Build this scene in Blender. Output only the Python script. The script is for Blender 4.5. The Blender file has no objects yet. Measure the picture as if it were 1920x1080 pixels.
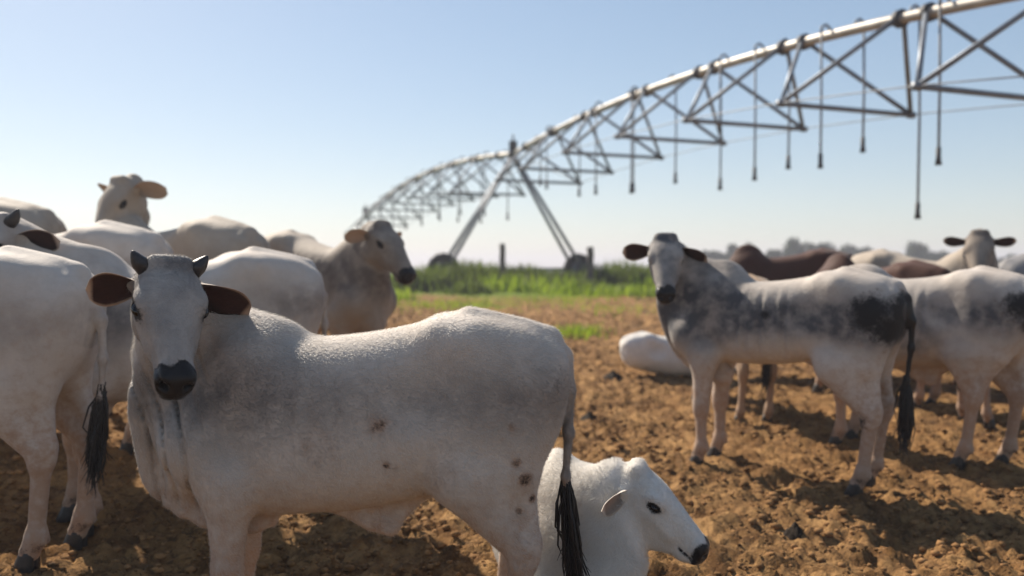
import bpy, math, random
import numpy as np
from mathutils import Matrix, Vector

# ---------------------------------------------------------------- camera, sky, sun, exposure
scene = bpy.context.scene
C = scene.collection
FPX = 1600.0                      # focal length in pixels of the 1920 px wide photograph
HORIZON = 505.0                   # eye level in the photograph
CAMZ = 1.60
cam_d = bpy.data.cameras.new('camera'); cam = bpy.data.objects.new('camera', cam_d); C.objects.link(cam)
PITCH = math.atan((540 - HORIZON) / FPX)
cam.location = (0, 0, CAMZ); cam.rotation_euler = (math.pi/2 - PITCH, 0, 0)
cam_d.sensor_width = 36.0; cam_d.lens = 36.0 * FPX / 1920.0
cam_d.clip_start = 0.05; cam_d.clip_end = 3000
cam_d.dof.use_dof = True; cam_d.dof.focus_distance = 3.05; cam_d.dof.aperture_fstop = 1.35
scene.camera = cam
scene.render.resolution_x = 1024; scene.render.resolution_y = 576

SUN_AZ = math.radians(-39)        # from +Y towards -X : behind the herd, to the left
SUN_EL = math.radians(40)
world = bpy.data.worlds.new('World'); scene.world = world; world.use_nodes = True
wn = world.node_tree.nodes; wl = world.node_tree.links
bgn = wn['Background']; sky = wn.new('ShaderNodeTexSky'); sky.sky_type = 'NISHITA'; sky.sun_disc = False
sky.sun_elevation = SUN_EL; sky.sun_rotation = SUN_AZ
sky.altitude = 300; sky.air_density = 1.0; sky.dust_density = 0.5; sky.ozone_density = 1.0
hsv = wn.new('ShaderNodeHueSaturation'); hsv.inputs['Saturation'].default_value = 1.22; gam = wn.new('ShaderNodeGamma'); gam.inputs[1].default_value = .66
wl.new(sky.outputs[0], gam.inputs[0]); wl.new(gam.outputs[0], hsv.inputs['Color'])      # hazy air: a flatter, paler sky than the clear-air model
wl.new(hsv.outputs[0], bgn.inputs[0]); bgn.inputs[1].default_value = 0.118
sun_d = bpy.data.lights.new('sun', 'SUN'); sun_d.energy = 4.6; sun_d.angle = math.radians(0.55); sun_d.color = (1.0, 0.90, 0.76)
sun = bpy.data.objects.new('sun', sun_d); C.objects.link(sun)
sdir = Vector((math.sin(SUN_AZ)*math.cos(SUN_EL), math.cos(SUN_AZ)*math.cos(SUN_EL), math.sin(SUN_EL)))
sun.rotation_euler = sdir.to_track_quat('Z', 'Y').to_euler(); sun.location = (-20, 20, 25)
vs = scene.view_settings; vs.view_transform = 'Standard'; vs.look = 'None'; vs.gamma = 1.0; vs.exposure = 0.90
vs.use_curve_mapping = False

# ---------------------------------------------------------------- helpers
rng = np.random.default_rng(7)
random.seed(7)
def sstep(a, b, x):
    t = np.clip((x - a) / (b - a), 0, 1); return t*t*(3 - 2*t)
_tab = rng.random((256, 256))
def vnoise(x, y):
    xi = np.floor(x).astype(int); yi = np.floor(y).astype(int); fx = x - xi; fy = y - yi
    fx = fx*fx*(3-2*fx); fy = fy*fy*(3-2*fy)
    a = _tab[xi & 255, yi & 255]; b = _tab[(xi+1) & 255, yi & 255]; c = _tab[xi & 255, (yi+1) & 255]; d = _tab[(xi+1) & 255, (yi+1) & 255]
    return (a*(1-fx)+b*fx)*(1-fy) + (c*(1-fx)+d*fx)*fy
def gz(x, y):
    """large shape of the land: a gentle rise away from the camera, a crest, then a slow fall"""
    x = np.asarray(x, float); y = np.asarray(y, float)
    z = np.where(y < 15, 0.047*y, 0.0)
    t = np.clip(y, 15, 30) - 15
    z = np.where(y >= 15, 0.705 + 0.047*t - 0.047*t*t/30.0, z)
    t2 = np.clip(y - 30, 0, 60); z = z - 1.6*(t2/60)**2*(3 - 2*t2/60)
    z = np.where(y < -6, -0.282, z)
    z = z + 0.10*sstep(-0.9, -2.4, x)*sstep(4.9, 6.2, y)*(1 - sstep(12, 20, y))
    return z
def W(px, py, d):
    """point at depth d (metres along +Y) that the photograph shows at pixel (px, py)"""
    u = (px - 960)/FPX; v = (540 - py)/FPX
    dy = math.cos(PITCH) + v*math.sin(PITCH); dz = -math.sin(PITCH) + v*math.cos(PITCH)
    return np.array([u/dy*d, d, CAMZ + dz/dy*d])

def mesh_obj(name, verts, faces, mat, parent=None, smooth=True):
    me = bpy.data.meshes.new(name); me.from_pydata([tuple(v) for v in verts], [], faces); me.update()
    if smooth: me.polygons.foreach_set('use_smooth', [True]*len(me.polygons))
    if mat:
        for m in (mat if isinstance(mat, (list, tuple)) else [mat]): me.materials.append(m)
    return link(name, me, parent)
def link(name, me, parent=None):
    o = bpy.data.objects.new(name, me); C.objects.link(o)
    if parent is not None: o.parent = parent
    return o
def empty(name, loc=(0, 0, 0)):
    o = bpy.data.objects.new(name, None); o.empty_display_size = 0.1; C.objects.link(o); o.location = loc; return o
def tag(o, label=None, cat=None, group=None, kind=None):
    if label: o['label'] = label
    if cat: o['category'] = cat
    if group: o['group'] = group
    if kind: o['kind'] = kind
    return o
def fast_mesh(name, V, F):
    """V (n,3), F (m,k) with constant k"""
    me = bpy.data.meshes.new(name); n, k = F.shape
    me.vertices.add(len(V)); me.vertices.foreach_set('co', np.ascontiguousarray(V, dtype=np.float32).ravel())
    me.loops.add(n*k); me.loops.foreach_set('vertex_index', np.ascontiguousarray(F, dtype=np.int32).ravel())
    me.polygons.add(n); me.polygons.foreach_set('loop_start', np.arange(0, n*k, k, dtype=np.int32))
    me.polygons.foreach_set('use_smooth', np.ones(n, dtype=bool)); me.update(calc_edges=True); me.validate()
    return me
def tube(pts, rad, n=8, cap=True):
    pts = [np.asarray(p, float) for p in pts]; m = len(pts)
    if np.isscalar(rad): rad = [rad]*m
    V = []; F = []; prev = None
    for i in range(m):
        t = pts[min(i+1, m-1)] - pts[max(i-1, 0)]; t = t/(np.linalg.norm(t)+1e-9)
        if prev is None:
            a = np.array([0, 0, 1.0]) if abs(t[2]) < .9 else np.array([1.0, 0, 0])
            u = np.cross(t, a)
        else: u = prev - t*np.dot(prev, t)
        u = u/(np.linalg.norm(u)+1e-9); prev = u; w = np.cross(t, u)
        for k in range(n):
            a = 2*math.pi*k/n; V.append(pts[i] + rad[i]*(math.cos(a)*u + math.sin(a)*w))
    for i in range(m-1):
        for k in range(n):
            k2 = (k+1) % n; F.append((i*n+k, i*n+k2, (i+1)*n+k2, (i+1)*n+k))
    if cap: F.append(tuple(range(n))[::-1]); F.append(tuple((m-1)*n+k for k in range(n)))
    return V, F
def join(parts):
    V = []; F = []
    for v, f in parts:
        o = len(V); V += list(v); F += [tuple(i+o for i in q) for q in f]
    return V, F
def box(c, s):
    x, y, z = c; a, b, h = s[0]/2, s[1]/2, s[2]/2
    V = [(x+i*a, y+j*b, z+k*h) for i in (-1, 1) for j in (-1, 1) for k in (-1, 1)]
    return V, [(0,1,3,2), (4,6,7,5), (0,4,5,1), (2,3,7,6), (0,2,6,4), (1,5,7,3)]

# ---------------------------------------------------------------- materials
def new_mat(name, rough=0.8, spec=0.3):
    m = bpy.data.materials.new(name); m.use_nodes = True; b = m.node_tree.nodes['Principled BSDF']
    b.inputs['Roughness'].default_value = rough; b.inputs['Specular IOR Level'].default_value = spec
    return m, m.node_tree, b
def N(nt, t, **kw):
    n = nt.nodes.new(t)
    for k, v in kw.items():
        if k.startswith('i_'): n.inputs[k[2:].replace('_', ' ')].default_value = v
        else: setattr(n, k, v)
    return n
def mixc(nt, fac, a, b, mode='MIX'):
    n = nt.nodes.new('ShaderNodeMix'); n.data_type = 'RGBA'; n.blend_type = mode
    for s, v in ((n.inputs[0], fac), (n.inputs[6], a), (n.inputs[7], b)):
        if hasattr(v, 'is_linked'): nt.links.new(v, s)
        elif isinstance(v, (int, float)): s.default_value = v
        else: s.default_value = (*v[:3], 1)
    return n.outputs[2]
def math_n(nt, op, a, b=None, c=None):
    n = nt.nodes.new('ShaderNodeMath'); n.operation = op
    for i, v in enumerate((a, b, c)):
        if v is None: continue
        if hasattr(v, 'is_linked'): nt.links.new(v, n.inputs[i])
        else: n.inputs[i].default_value = v
    return n.outputs[0]
def noise(nt, scale, detail=4, rough=0.55, vec=None, dist=0.0):
    n = nt.nodes.new('ShaderNodeTexNoise'); n.inputs['Scale'].default_value = scale; n.inputs['Detail'].default_value = detail
    n.inputs['Roughness'].default_value = rough; n.inputs['Distortion'].default_value = dist
    if vec is not None: nt.links.new(vec, n.inputs['Vector'])
    return n.outputs['Fac']
def ramp(nt, fac, lo, hi):
    n = nt.nodes.new('ShaderNodeMapRange'); n.interpolation_type = 'SMOOTHSTEP'
    n.inputs['From Min'].default_value = lo; n.inputs['From Max'].default_value = hi
    nt.links.new(fac, n.inputs['Value']); return n.outputs['Result']
def bump(nt, bsdf, h, strength, dist, prev=None):
    n = nt.nodes.new('ShaderNodeBump'); n.inputs['Strength'].default_value = strength; n.inputs['Distance'].default_value = dist
    nt.links.new(h, n.inputs['Height'])
    if prev is not None: nt.links.new(prev, n.inputs['Normal'])
    nt.links.new(n.outputs[0], bsdf.inputs['Normal']); return n.outputs[0]

def coat_material(name, coat, grey, dirt_bounce, translucent=False):
    """hide: masks colour attribute R grey pigment, G dust, dung and painted warm ground bounce, B black pigment, A brown skin inside the ears"""
    m, nt, b = new_mat(name, 0.72, 0.22)
    at = N(nt, 'ShaderNodeAttribute', attribute_name='masks'); sep = N(nt, 'ShaderNodeSeparateColor'); nt.links.new(at.outputs['Color'], sep.inputs[0])
    tc = N(nt, 'ShaderNodeTexCoord'); ob = tc.outputs['Object']
    n1 = noise(nt, 3.5, 4, .6, ob); n2 = noise(nt, 22, 5, .65, ob); n3 = noise(nt, 9, 4, .6, ob)
    mp = N(nt, 'ShaderNodeMapping'); mp.inputs['Scale'].default_value = (60, 260, 150); nt.links.new(ob, mp.inputs['Vector'])
    hair = noise(nt, 1.0, 3, .6, mp.outputs[0])
    c0 = mixc(nt, ramp(nt, n1, .35, .7), tuple(x*.86 for x in coat), coat)
    n4 = noise(nt, 1.7, 6, .7, ob, .6)
    c0 = mixc(nt, math_n(nt, 'MULTIPLY', ramp(nt, n4, .42, .75), .55), c0, tuple(x*f for x, f in zip(coat, (.66, .60, .55))))
    c0 = mixc(nt, math_n(nt, 'MULTIPLY', ramp(nt, n2, .35, .75), .28), c0, tuple(x*f for x, f in zip(coat, (.70, .66, .62))))
    g = math_n(nt, 'MULTIPLY', sep.outputs[0], math_n(nt, 'MULTIPLY_ADD', ramp(nt, n3, .25, .7), .6, .5)); c1 = mixc(nt, g, c0, grey)
    d = math_n(nt, 'MULTIPLY_ADD', ramp(nt, n2, .2, .8), 1.0, -.45)
    d = math_n(nt, 'ADD', sep.outputs[1], math_n(nt, 'MULTIPLY', d, .55))
    d = math_n(nt, 'MULTIPLY', ramp(nt, d, .12, .95), ramp(nt, sep.outputs[1], 0.0, .12))
    c2 = mixc(nt, d, c1, dirt_bounce)
    br = at.outputs['Alpha']; c3 = mixc(nt, br, c2, (.034, .019, .016))
    kb = math_n(nt, 'ADD', sep.outputs[2], math_n(nt, 'MULTIPLY_ADD', n2, .9, -.45)); kb = math_n(nt, 'ADD', kb, math_n(nt, 'MULTIPLY_ADD', hair, .7, -.35))
    kb = math_n(nt, 'MULTIPLY', ramp(nt, kb, .30, .72), ramp(nt, sep.outputs[2], .05, .2))
    c4 = mixc(nt, kb, c3, (.012, .011, .012))
    c5 = mixc(nt, math_n(nt, 'MULTIPLY', hair, .14), c4, (.02, .018, .015))
    nt.links.new(c5, b.inputs['Base Color']); nt.links.new(math_n(nt, 'MULTIPLY_ADD', ramp(nt, sep.outputs[2], .9, 1.0), -.38, .72), b.inputs['Roughness'])
    b.inputs['Sheen Weight'].default_value = .12; b.inputs['Sheen Roughness'].default_value = .4
    h = math_n(nt, 'MULTIPLY_ADD', n2, .35, hair); p_ = bump(nt, b, h, .35, .005); bump(nt, b, n3, .35, .016, p_)
    if translucent:
        tr = N(nt, 'ShaderNodeBsdfTranslucent'); nt.links.new(mixc(nt, br, (.60, .42, .30), (.07, .02, .014)), tr.inputs[0])
        mx = N(nt, 'ShaderNodeMixShader'); mx.inputs[0].default_value = .22
        out = nt.nodes['Material Output']; nt.links.new(b.outputs[0], mx.inputs[1]); nt.links.new(tr.outputs[0], mx.inputs[2]); nt.links.new(mx.outputs[0], out.inputs[0])
    return m
WHITE = (.64, .565, .50); GREY = (.085, .085, .092); DIRT_BOUNCE = (.40, .265, .185)  # last colour is dust and dung, warmed to paint in light off the soil
COATS = {}
def coat_pair(kind):
    if kind not in COATS:
        c, g = {'white': (WHITE, GREY), 'cream': ((.44, .37, .30), (.13, .105, .09)), 'red': ((.075, .024, .013), (.03, .012, .009)),
                'tan': ((.36, .24, .15), (.15, .10, .075)), 'grey': ((.34, .33, .33), (.12, .12, .13)), 'calf': ((.80, .755, .70), (.34, .33, .32))}[kind]
        COATS[kind] = (coat_material('hide_'+kind, c, g, DIRT_BOUNCE), coat_material('ear_'+kind, c, g, DIRT_BOUNCE, True))
    return COATS[kind]
def simple_mat(name, col, rough=.7, spec=.3, metal=0.0, nscale=8, var=.35, bmp=.2, bd=.01):
    m, nt, b = new_mat(name, rough, spec); tc = N(nt, 'ShaderNodeTexCoord')
    n = noise(nt, nscale, 5, .6, tc.outputs['Object'])
    nt.links.new(mixc(nt, ramp(nt, n, .25, .75), tuple(x*(1-var) for x in col), tuple(min(1, x*(1+var*.5)) for x in col)), b.inputs['Base Color'])
    b.inputs['Metallic'].default_value = metal
    if bmp: bump(nt, b, n, bmp, bd)
    return m
M_HOOF = simple_mat('hoof_horn', (.035, .030, .028), .5, .4, nscale=40)
M_HORN = simple_mat('horn', (.030, .026, .026), .45, .4, nscale=60)
M_SWITCH = simple_mat('black_hair', (.010, .009, .010), .45, .4, nscale=60, bmp=0)
M_EYE, _nt, _b = new_mat('eye', .12, .35); _b.inputs['Base Color'].default_value = (.006, .004, .004, 1)
M_FUZZ = {}
def fuzz_mat(kind):
    if kind not in M_FUZZ:
        m, nt, b = new_mat('short_hair_'+kind, .5, .35); c = {'white': (.74, .70, .64), 'calf': (.80, .77, .72)}[kind]
        at = N(nt, 'ShaderNodeAttribute', attribute_name='masks'); sep = N(nt, 'ShaderNodeSeparateColor'); nt.links.new(at.outputs['Color'], sep.inputs[0])
        col = mixc(nt, sep.outputs[0], c, GREY); col = mixc(nt, math_n(nt, 'MULTIPLY', sep.outputs[1], .8), col, DIRT_BOUNCE); col = mixc(nt, sep.outputs[2], col, (.012, .011, .012))
        nt.links.new(col, b.inputs['Base Color'])
        tr = N(nt, 'ShaderNodeBsdfTranslucent'); nt.links.new(col, tr.inputs[0])
        mx = N(nt, 'ShaderNodeMixShader'); mx.inputs[0].default_value = .35
        nt.links.new(b.outputs[0], mx.inputs[1]); nt.links.new(tr.outputs[0], mx.inputs[2]); nt.links.new(mx.outputs[0], nt.nodes['Material Output'].inputs[0])
        M_FUZZ[kind] = m
    return M_FUZZ[kind]

# ---------------------------------------------------------------- the ground
def axis_y():
    y = [-30., -12, -6, -3, -1, 0, .8, 1.4, 1.9]; v = 2.2
    while v < 900: y.append(v); v += max(.024, .0085*v)
    return np.array(y)
def axis_x():
    p = [0.]; v = 0.
    while v < 600: v += max(.026, .0125*abs(v)); p.append(v)
    p = np.array(p); return np.concatenate([-p[:0:-1], p])
GRASS_EDGE = 22.5
def ground_detail(X, Y):
    det = .05*(vnoise(X*.9+11, Y*.9+5)-.5)
    w1 = 1 - sstep(14, 34, Y)
    c = vnoise(X*6.5+3, Y*6.5+9); c2 = vnoise(X*14+30, Y*14+2); c3 = vnoise(X*29+7, Y*29+70)
    hoofp = np.clip(.42 - vnoise(X*4.1+50, Y*4.1+80), 0, 1)
    det += w1*(.046*(np.abs(c-.5)*2)**1.2 - .02 + .046*np.abs(c2-.5)*2 + .034*np.abs(c3-.5)*2 - .11*hoofp)
    return det
def build_ground():
    ax, ay = axis_x(), axis_y(); X, Y = np.meshgrid(ax, ay)
    Z = gz(X, Y) + ground_detail(X, Y) - .012
    V = np.stack([X, Y, Z], -1).reshape(-1, 3); nx = len(ax); ny = len(ay)
    i = (np.arange(ny-1)[:, None]*nx + np.arange(nx-1)[None]).ravel()
    F = np.stack([i, i+1, i+nx+1, i+nx], 1)
    me = fast_mesh('ground', V, F)
    m, nt, b = new_mat('trampled_soil', .95, .12)
    tc = N(nt, 'ShaderNodeTexCoord'); ob = tc.outputs['Object']
    n0 = noise(nt, .55, 4, .6, ob); n1 = noise(nt, 4.5, 6, .65, ob); n2 = noise(nt, 38, 5, .7, ob); n3 = noise(nt, 1.6, 5, .6, ob)
    soil = mixc(nt, ramp(nt, n1, .3, .7), (.15, .070, .025), (.50, .29, .12))
    soil = mixc(nt, math_n(nt, 'MULTIPLY', ramp(nt, n0, .42, .68), .6), soil, (.36, .19, .072))
    n5 = noise(nt, 13, 6, .72, ob, .8)
    soil = mixc(nt, math_n(nt, 'MULTIPLY', ramp(nt, n5, .50, .62), .62), soil, (.065, .035, .018))
    soil = mixc(nt, math_n(nt, 'MULTIPLY', ramp(nt, n2, .48, .72), .55), soil, (.050, .028, .017))
    soil = mixc(nt, math_n(nt, 'MULTIPLY', ramp(nt, n3, .56, .70), .55), soil, (.085, .048, .027))
    # thin grass cover beyond the trampled field, patchy along its edge
    sx = N(nt, 'ShaderNodeSeparateXYZ'); nt.links.new(ob, sx.inputs[0])
    mp = N(nt, 'ShaderNodeMapping'); mp.inputs['Scale'].default_value = (.28, .55, .5); nt.links.new(ob, mp.inputs['Vector'])
    ng = noise(nt, 1.0, 4, .6, mp.outputs[0])
    e = math_n(nt, 'MULTIPLY_ADD', math_n(nt, 'SUBTRACT', ng, .5), 24.0, sx.outputs[1])
    gm = ramp(nt, e, GRASS_EDGE-2.5, GRASS_EDGE+2.0)
    gm = math_n(nt, 'MULTIPLY', gm, ramp(nt, n1, .12, .40))
    gc = mixc(nt, n1, (.085, .14, .014), (.19, .26, .028))
    col = mixc(nt, gm, soil, gc); nt.links.new(col, b.inputs['Base Color'])
    p = bump(nt, b, n2, 1.0, .022); p = bump(nt, b, n5, 1.0, .045, p); bump(nt, b, n1, .6, .03, p)
    me.materials.append(m); o = link('ground', me); tag(o, kind='structure'); return o
build_ground()

def build_clods():
    t = (1+5**.5)/2
    ico = np.array([(-1,t,0),(1,t,0),(-1,-t,0),(1,-t,0),(0,-1,t),(0,1,t),(0,-1,-t),(0,1,-t),(t,0,-1),(t,0,1),(-t,0,-1),(-t,0,1)], float); ico /= np.linalg.norm(ico[0])
    fi = np.array([(0,11,5),(0,5,1),(0,1,7),(0,7,10),(0,10,11),(1,5,9),(5,11,4),(11,10,2),(10,7,6),(7,1,8),(3,9,4),(3,4,2),(3,2,6),(3,6,8),(3,8,9),(4,9,5),(2,4,11),(6,2,10),(8,6,7),(9,8,1)])
    n = 24000; y = 2.6*np.exp(rng.random(n)*math.log(16/2.6)); x = (rng.random(n)*2-1)*(.75*y+.4)
    keep = vnoise(x*1.3+9, y*1.3+4) > .32; x, y = x[keep], y[keep]; n = len(x)
    z = gz(x, y) + ground_detail(x, y) - .012
    s = .004 + .020*rng.random(n)**3.5 + .0007*y
    V = ico[None]*(1+.45*(rng.random((n, 12, 1))-.5))*s[:, None, None]*np.array([1.25, 1.1, .7])
    a = rng.random(n)*6.28; ca, sa = np.cos(a)[:, None], np.sin(a)[:, None]
    V = np.stack([V[..., 0]*ca - V[..., 1]*sa, V[..., 0]*sa + V[..., 1]*ca, V[..., 2]], -1) + np.stack([x, y, z+.15*s], -1)[:, None]
    F = (fi[None] + (np.arange(n)*12)[:, None, None]).reshape(-1, 3)
    me = fast_mesh('soil_clods', V.reshape(-1, 3), F); me.materials.append(simple_mat('clod', (.24, .13, .055), .95, .1, nscale=7, var=.75))
    tag(link('soil_clods', me), 'loose brown clods and dung crumbs strewn over the trampled soil', 'soil', kind='stuff')
build_clods()

# ---------------------------------------------------------------- animals: an implicit body, polygonised
BG = .12
class Field:
    def __init__(s, lo, hi, h):
        s.h = h; s.lo = np.array(lo, float); n = np.ceil((np.array(hi)-s.lo)/h).astype(int)+1
        s.n = n; s.ax = [(s.lo[i]+h*np.arange(n[i])).astype(np.float32) for i in range(3)]
        s.F = np.full(n, BG, np.float32)
    def _sl(s, lo, hi):
        a = np.clip(np.floor((np.asarray(lo)-s.lo)/s.h).astype(int), 0, s.n); b = np.clip(np.ceil((np.asarray(hi)-s.lo)/s.h).astype(int)+1, 0, s.n)
        if np.any(b <= a): return None
        return tuple(slice(a[i], b[i]) for i in range(3))
    def pts(s, sl): return s.ax[0][sl[0]][:, None, None], s.ax[1][sl[1]][None, :, None], s.ax[2][sl[2]][None, None, :]
    def apply(s, fn, lo, hi, k, cut=False):
        sl = s._sl(np.asarray(lo)-BG, np.asarray(hi)+BG)
        if sl is None: return
        d = fn(*s.pts(sl)); a = s.F[sl]
        if cut:
            d = -d; h = np.maximum(k-np.abs(a-d), 0)/k; s.F[sl] = np.maximum(a, d)+h*h*k*.25
        else:
            h = np.maximum(k-np.abs(a-d), 0)/k; s.F[sl] = np.minimum(a, d)-h*h*k*.25
    def cap(s, a, b, ra, rb, k=.05, n=None, q=1.0, cut=False):
        """tapered capsule; q<1 flattens it along the axis n"""
        a = np.asarray(a, float); b = np.asarray(b, float); ba = b-a; L = float(ba@ba)+1e-9
        if n is not None: n = np.asarray(n, float); n = n/np.linalg.norm(n); ba2 = ba + n*(ba@n)*(1/q-1)
        else: ba2 = ba
        L = float(ba2@ba2)+1e-9
        def fn(X, Y, Z):
            x, y, z = X-a[0], Y-a[1], Z-a[2]
            if n is not None:
                e = (x*n[0]+y*n[1]+z*n[2])*(1/q-1); x, y, z = x+n[0]*e, y+n[1]*e, z+n[2]*e
            t = np.clip((x*ba2[0]+y*ba2[1]+z*ba2[2])/L, 0, 1)
            d = np.sqrt((x-t*ba2[0])**2+(y-t*ba2[1])**2+(z-t*ba2[2])**2)-(ra+(rb-ra)*t)
            return d*(.5+.5*q) if n is not None else d
        r = max(ra, rb); s.apply(fn, np.minimum(a, b)-r, np.maximum(a, b)+r, k, cut)
    def ell(s, c, R, axes=None, k=.05, cut=False):
        c = np.asarray(c, float); A = np.eye(3) if axes is None else np.asarray(axes, float)   # rows = axes
        def fn(X, Y, Z):
            x, y, z = X-c[0], Y-c[1], Z-c[2]
            p = [(x*A[i][0]+y*A[i][1]+z*A[i][2]) for i in range(3)]
            k0 = np.sqrt(sum((p[i]/R[i])**2 for i in range(3))); k1 = np.sqrt(sum((p[i]/R[i]**2)**2 for i in range(3)))
            return k0*(k0-1)/(k1+1e-6)
        r = max(R); s.apply(fn, c-r, c+r, k, cut)
    def tri(s, a, b, c, th, k):
        a, b, c = (np.asarray(p, float) for p in (a, b, c))
        def seg(X, Y, Z, p, q):
            e = q-p; x, y, z = X-p[0], Y-p[1], Z-p[2]; t = np.clip((x*e[0]+y*e[1]+z*e[2])/(e@e+1e-12), 0, 1)
            return (x-t*e[0])**2+(y-t*e[1])**2+(z-t*e[2])**2
        nn = np.cross(b-a, c-a); nl = np.linalg.norm(nn)
        if nl < 1e-8: return
        nn = nn/nl
        def fn(X, Y, Z):
            ed = np.minimum(np.minimum(seg(X, Y, Z, a, b), seg(X, Y, Z, b, c)), seg(X, Y, Z, c, a))
            ins = True
            for p, q in ((a, b), (b, c), (c, a)):
                m = np.cross(nn, q-p); ins = ins & (((X-p[0])*m[0]+(Y-p[1])*m[1]+(Z-p[2])*m[2]) >= 0)
            pl = ((X-a[0])*nn[0]+(Y-a[1])*nn[1]+(Z-a[2])*nn[2])**2
            return np.sqrt(np.where(ins, pl, ed))-th
        s.apply(fn, np.minimum(np.minimum(a, b), c)-th, np.maximum(np.maximum(a, b), c)+th, k)
    def loft(s, O, A, st, k, ptop=0.0):
        """superelliptic sections along A[0]; st rows: x, top, bottom, half width, exponent, egg"""
        O = np.asarray(O, float); st = np.asarray(st, float); xs = st[:, 0]
        g = np.linspace(xs[0], xs[-1], 120)
        def cubic(col):                                        # monotone-ish cubic through the stations
            y = st[:, col]; m = np.gradient(y, xs); i = np.clip(np.searchsorted(xs, g)-1, 0, len(xs)-2)
            h = xs[i+1]-xs[i]; t = (g-xs[i])/h
            return (2*t**3-3*t**2+1)*y[i]+(t**3-2*t**2+t)*h*m[i]+(-2*t**3+3*t**2)*y[i+1]+(t**3-t**2)*h*m[i+1]
        T = [cubic(c) for c in range(1, 6)]
        def fn(X, Y, Z):
            x, y, z = X-O[0], Y-O[1], Z-O[2]
            lx, ly, lz = (x*A[i][0]+y*A[i][1]+z*A[i][2] for i in range(3))
            cx = np.clip(lx, xs[0], xs[-1]); top, bot, w, p, egg = (np.interp(cx, g, c).astype(np.float32) for c in T)
            zc = bot+.5*(top-bot); hz = np.maximum(.5*(top-bot), .004); v = (lz-zc)/hz
            ww = np.maximum(w*(1+egg*np.clip(v, -1, 1)), .004)
            ay = np.abs(ly)/ww+1e-5; av = np.abs(v)+1e-5
            p = np.where(lz > zc, p+ptop, p); r = (ay**p+av**p)**(1/p); rho = np.sqrt(ly*ly+(lz-zc)**2)+1e-6
            d = rho-rho/r; dx = np.abs(lx-cx)
            return np.where(dx > 0, np.sqrt(np.maximum(d, 0)**2+dx*dx), d)
        R = max(np.abs(st[:, 1]).max(), np.abs(st[:, 2]).max())+.02
        c = [O+A[0]*x+A[1]*y*st[:, 3].max()*1.3+A[2]*z for x in (xs[0], xs[-1]) for y in (-1, 1) for z in (st[:, 1].max(), st[:, 2].min())]
        c = np.array(c); s.apply(fn, c.min(0), c.max(0), k)
    def mesh(s):
        F = s.F; nx, ny, nz = F.shape; ins = F < 0
        sl = lambda o: (slice(o[0], nx-1+o[0]), slice(o[1], ny-1+o[1]), slice(o[2], nz-1+o[2]))
        cor = [(i, j, k) for i in (0, 1) for j in (0, 1) for k in (0, 1)]
        cnt = sum(ins[sl(c)].astype(np.int8) for c in cor); act = (cnt > 0) & (cnt < 8)
        idx = np.argwhere(act); n = len(idx); imap = np.full(act.shape, -1, np.int32); imap[act] = np.arange(n)
        acc = np.zeros((n, 3)); num = np.zeros(n)
        for a in cor:
            for ax in range(3):
                if a[ax]: continue
                b = list(a); b[ax] = 1
                fa = F[idx[:, 0]+a[0], idx[:, 1]+a[1], idx[:, 2]+a[2]]; fb = F[idx[:, 0]+b[0], idx[:, 1]+b[1], idx[:, 2]+b[2]]
                m = (fa < 0) != (fb < 0); t = fa/np.where(m, fa-fb, 1)
                p = np.tile(np.array(a, float), (n, 1)); p[:, ax] = t
                acc[m] += p[m]; num[m] += 1
        V = s.lo+s.h*(idx+acc/num[:, None]); quads = []
        for ax in range(3):
            o = [0, 0, 0]; o[ax] = 1; u, w = (ax+1) % 3, (ax+2) % 3
            A = ins[tuple(slice(0, d-1) if i == ax else slice(1, d-1) for i, d in enumerate(F.shape))]
            B = ins[tuple(slice(1, d) if i == ax else slice(1, d-1) for i, d in enumerate(F.shape))]
            e = np.argwhere(A != B); pos = e.copy(); pos[:, u] += 1; pos[:, w] += 1
            fl = A[e[:, 0], e[:, 1], e[:, 2]]
            def cell(du, dw):
                q = pos.copy(); q[:, u] -= du; q[:, w] -= dw; return imap[q[:, 0], q[:, 1], q[:, 2]]
            Q = np.stack([cell(1, 1), cell(0, 1), cell(0, 0), cell(1, 0)], 1); Q[~fl] = Q[~fl][:, ::-1]
            quads.append(Q)
        Q = np.concatenate(quads); return V, Q[(Q >= 0).all(1)]

def bez(p0, p1, p2, n):
    t = np.linspace(0, 1, n)[:, None]; return (1-t)**2*np.asarray(p0)+2*t*(1-t)*np.asarray(p1)+t*t*np.asarray(p2)
def unit(v): v = np.asarray(v, float); return v/(np.linalg.norm(v)+1e-9)

TRUNK = [(-.765, 1.16, 1.02, .03, 2.0, 0), (-.735, 1.225, .93, .11, 2.1, 0), (-.66, 1.285, .82, .165, 2.2, -.05), (-.52, 1.325, .755, .205, 2.2, -.10), (-.36, 1.345, .715, .222, 2.1, -.14),
         (-.20, 1.305, .665, .236, 2.1, -.12), (0, 1.268, .63, .252, 2.15, -.10), (.20, 1.256, .61, .245, 2.15, -.12), (.38, 1.285, .605, .215, 2.1, -.18),
         (.52, 1.26, .63, .185, 2.1, -.14), (.64, 1.16, .70, .145, 2.1, -.05), (.715, 1.02, .78, .07, 2.0, 0), (.74, .95, .85, .02, 2.0, 0)]
HEAD = [(-.075, -.045, -.12, .03, 2.0, 0), (-.05, .000, -.165, .075, 2.1, .05), (0, .030, -.195, .098, 2.3, .16), (.07, .044, -.225, .108, 2.5, .24), (.14, .043, -.232, .108, 2.5, .26),
        (.20, .034, -.212, .096, 2.4, .26), (.27, .022, -.182, .080, 2.3, .20), (.34, .008, -.158, .066, 2.3, .12), (.40, -.004, -.146, .060, 2.4, .05),
        (.445, -.018, -.143, .059, 2.5, .02), (.475, -.036, -.135, .051, 2.4, 0), (.492, -.062, -.112, .025, 2.0, 0)]

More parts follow.
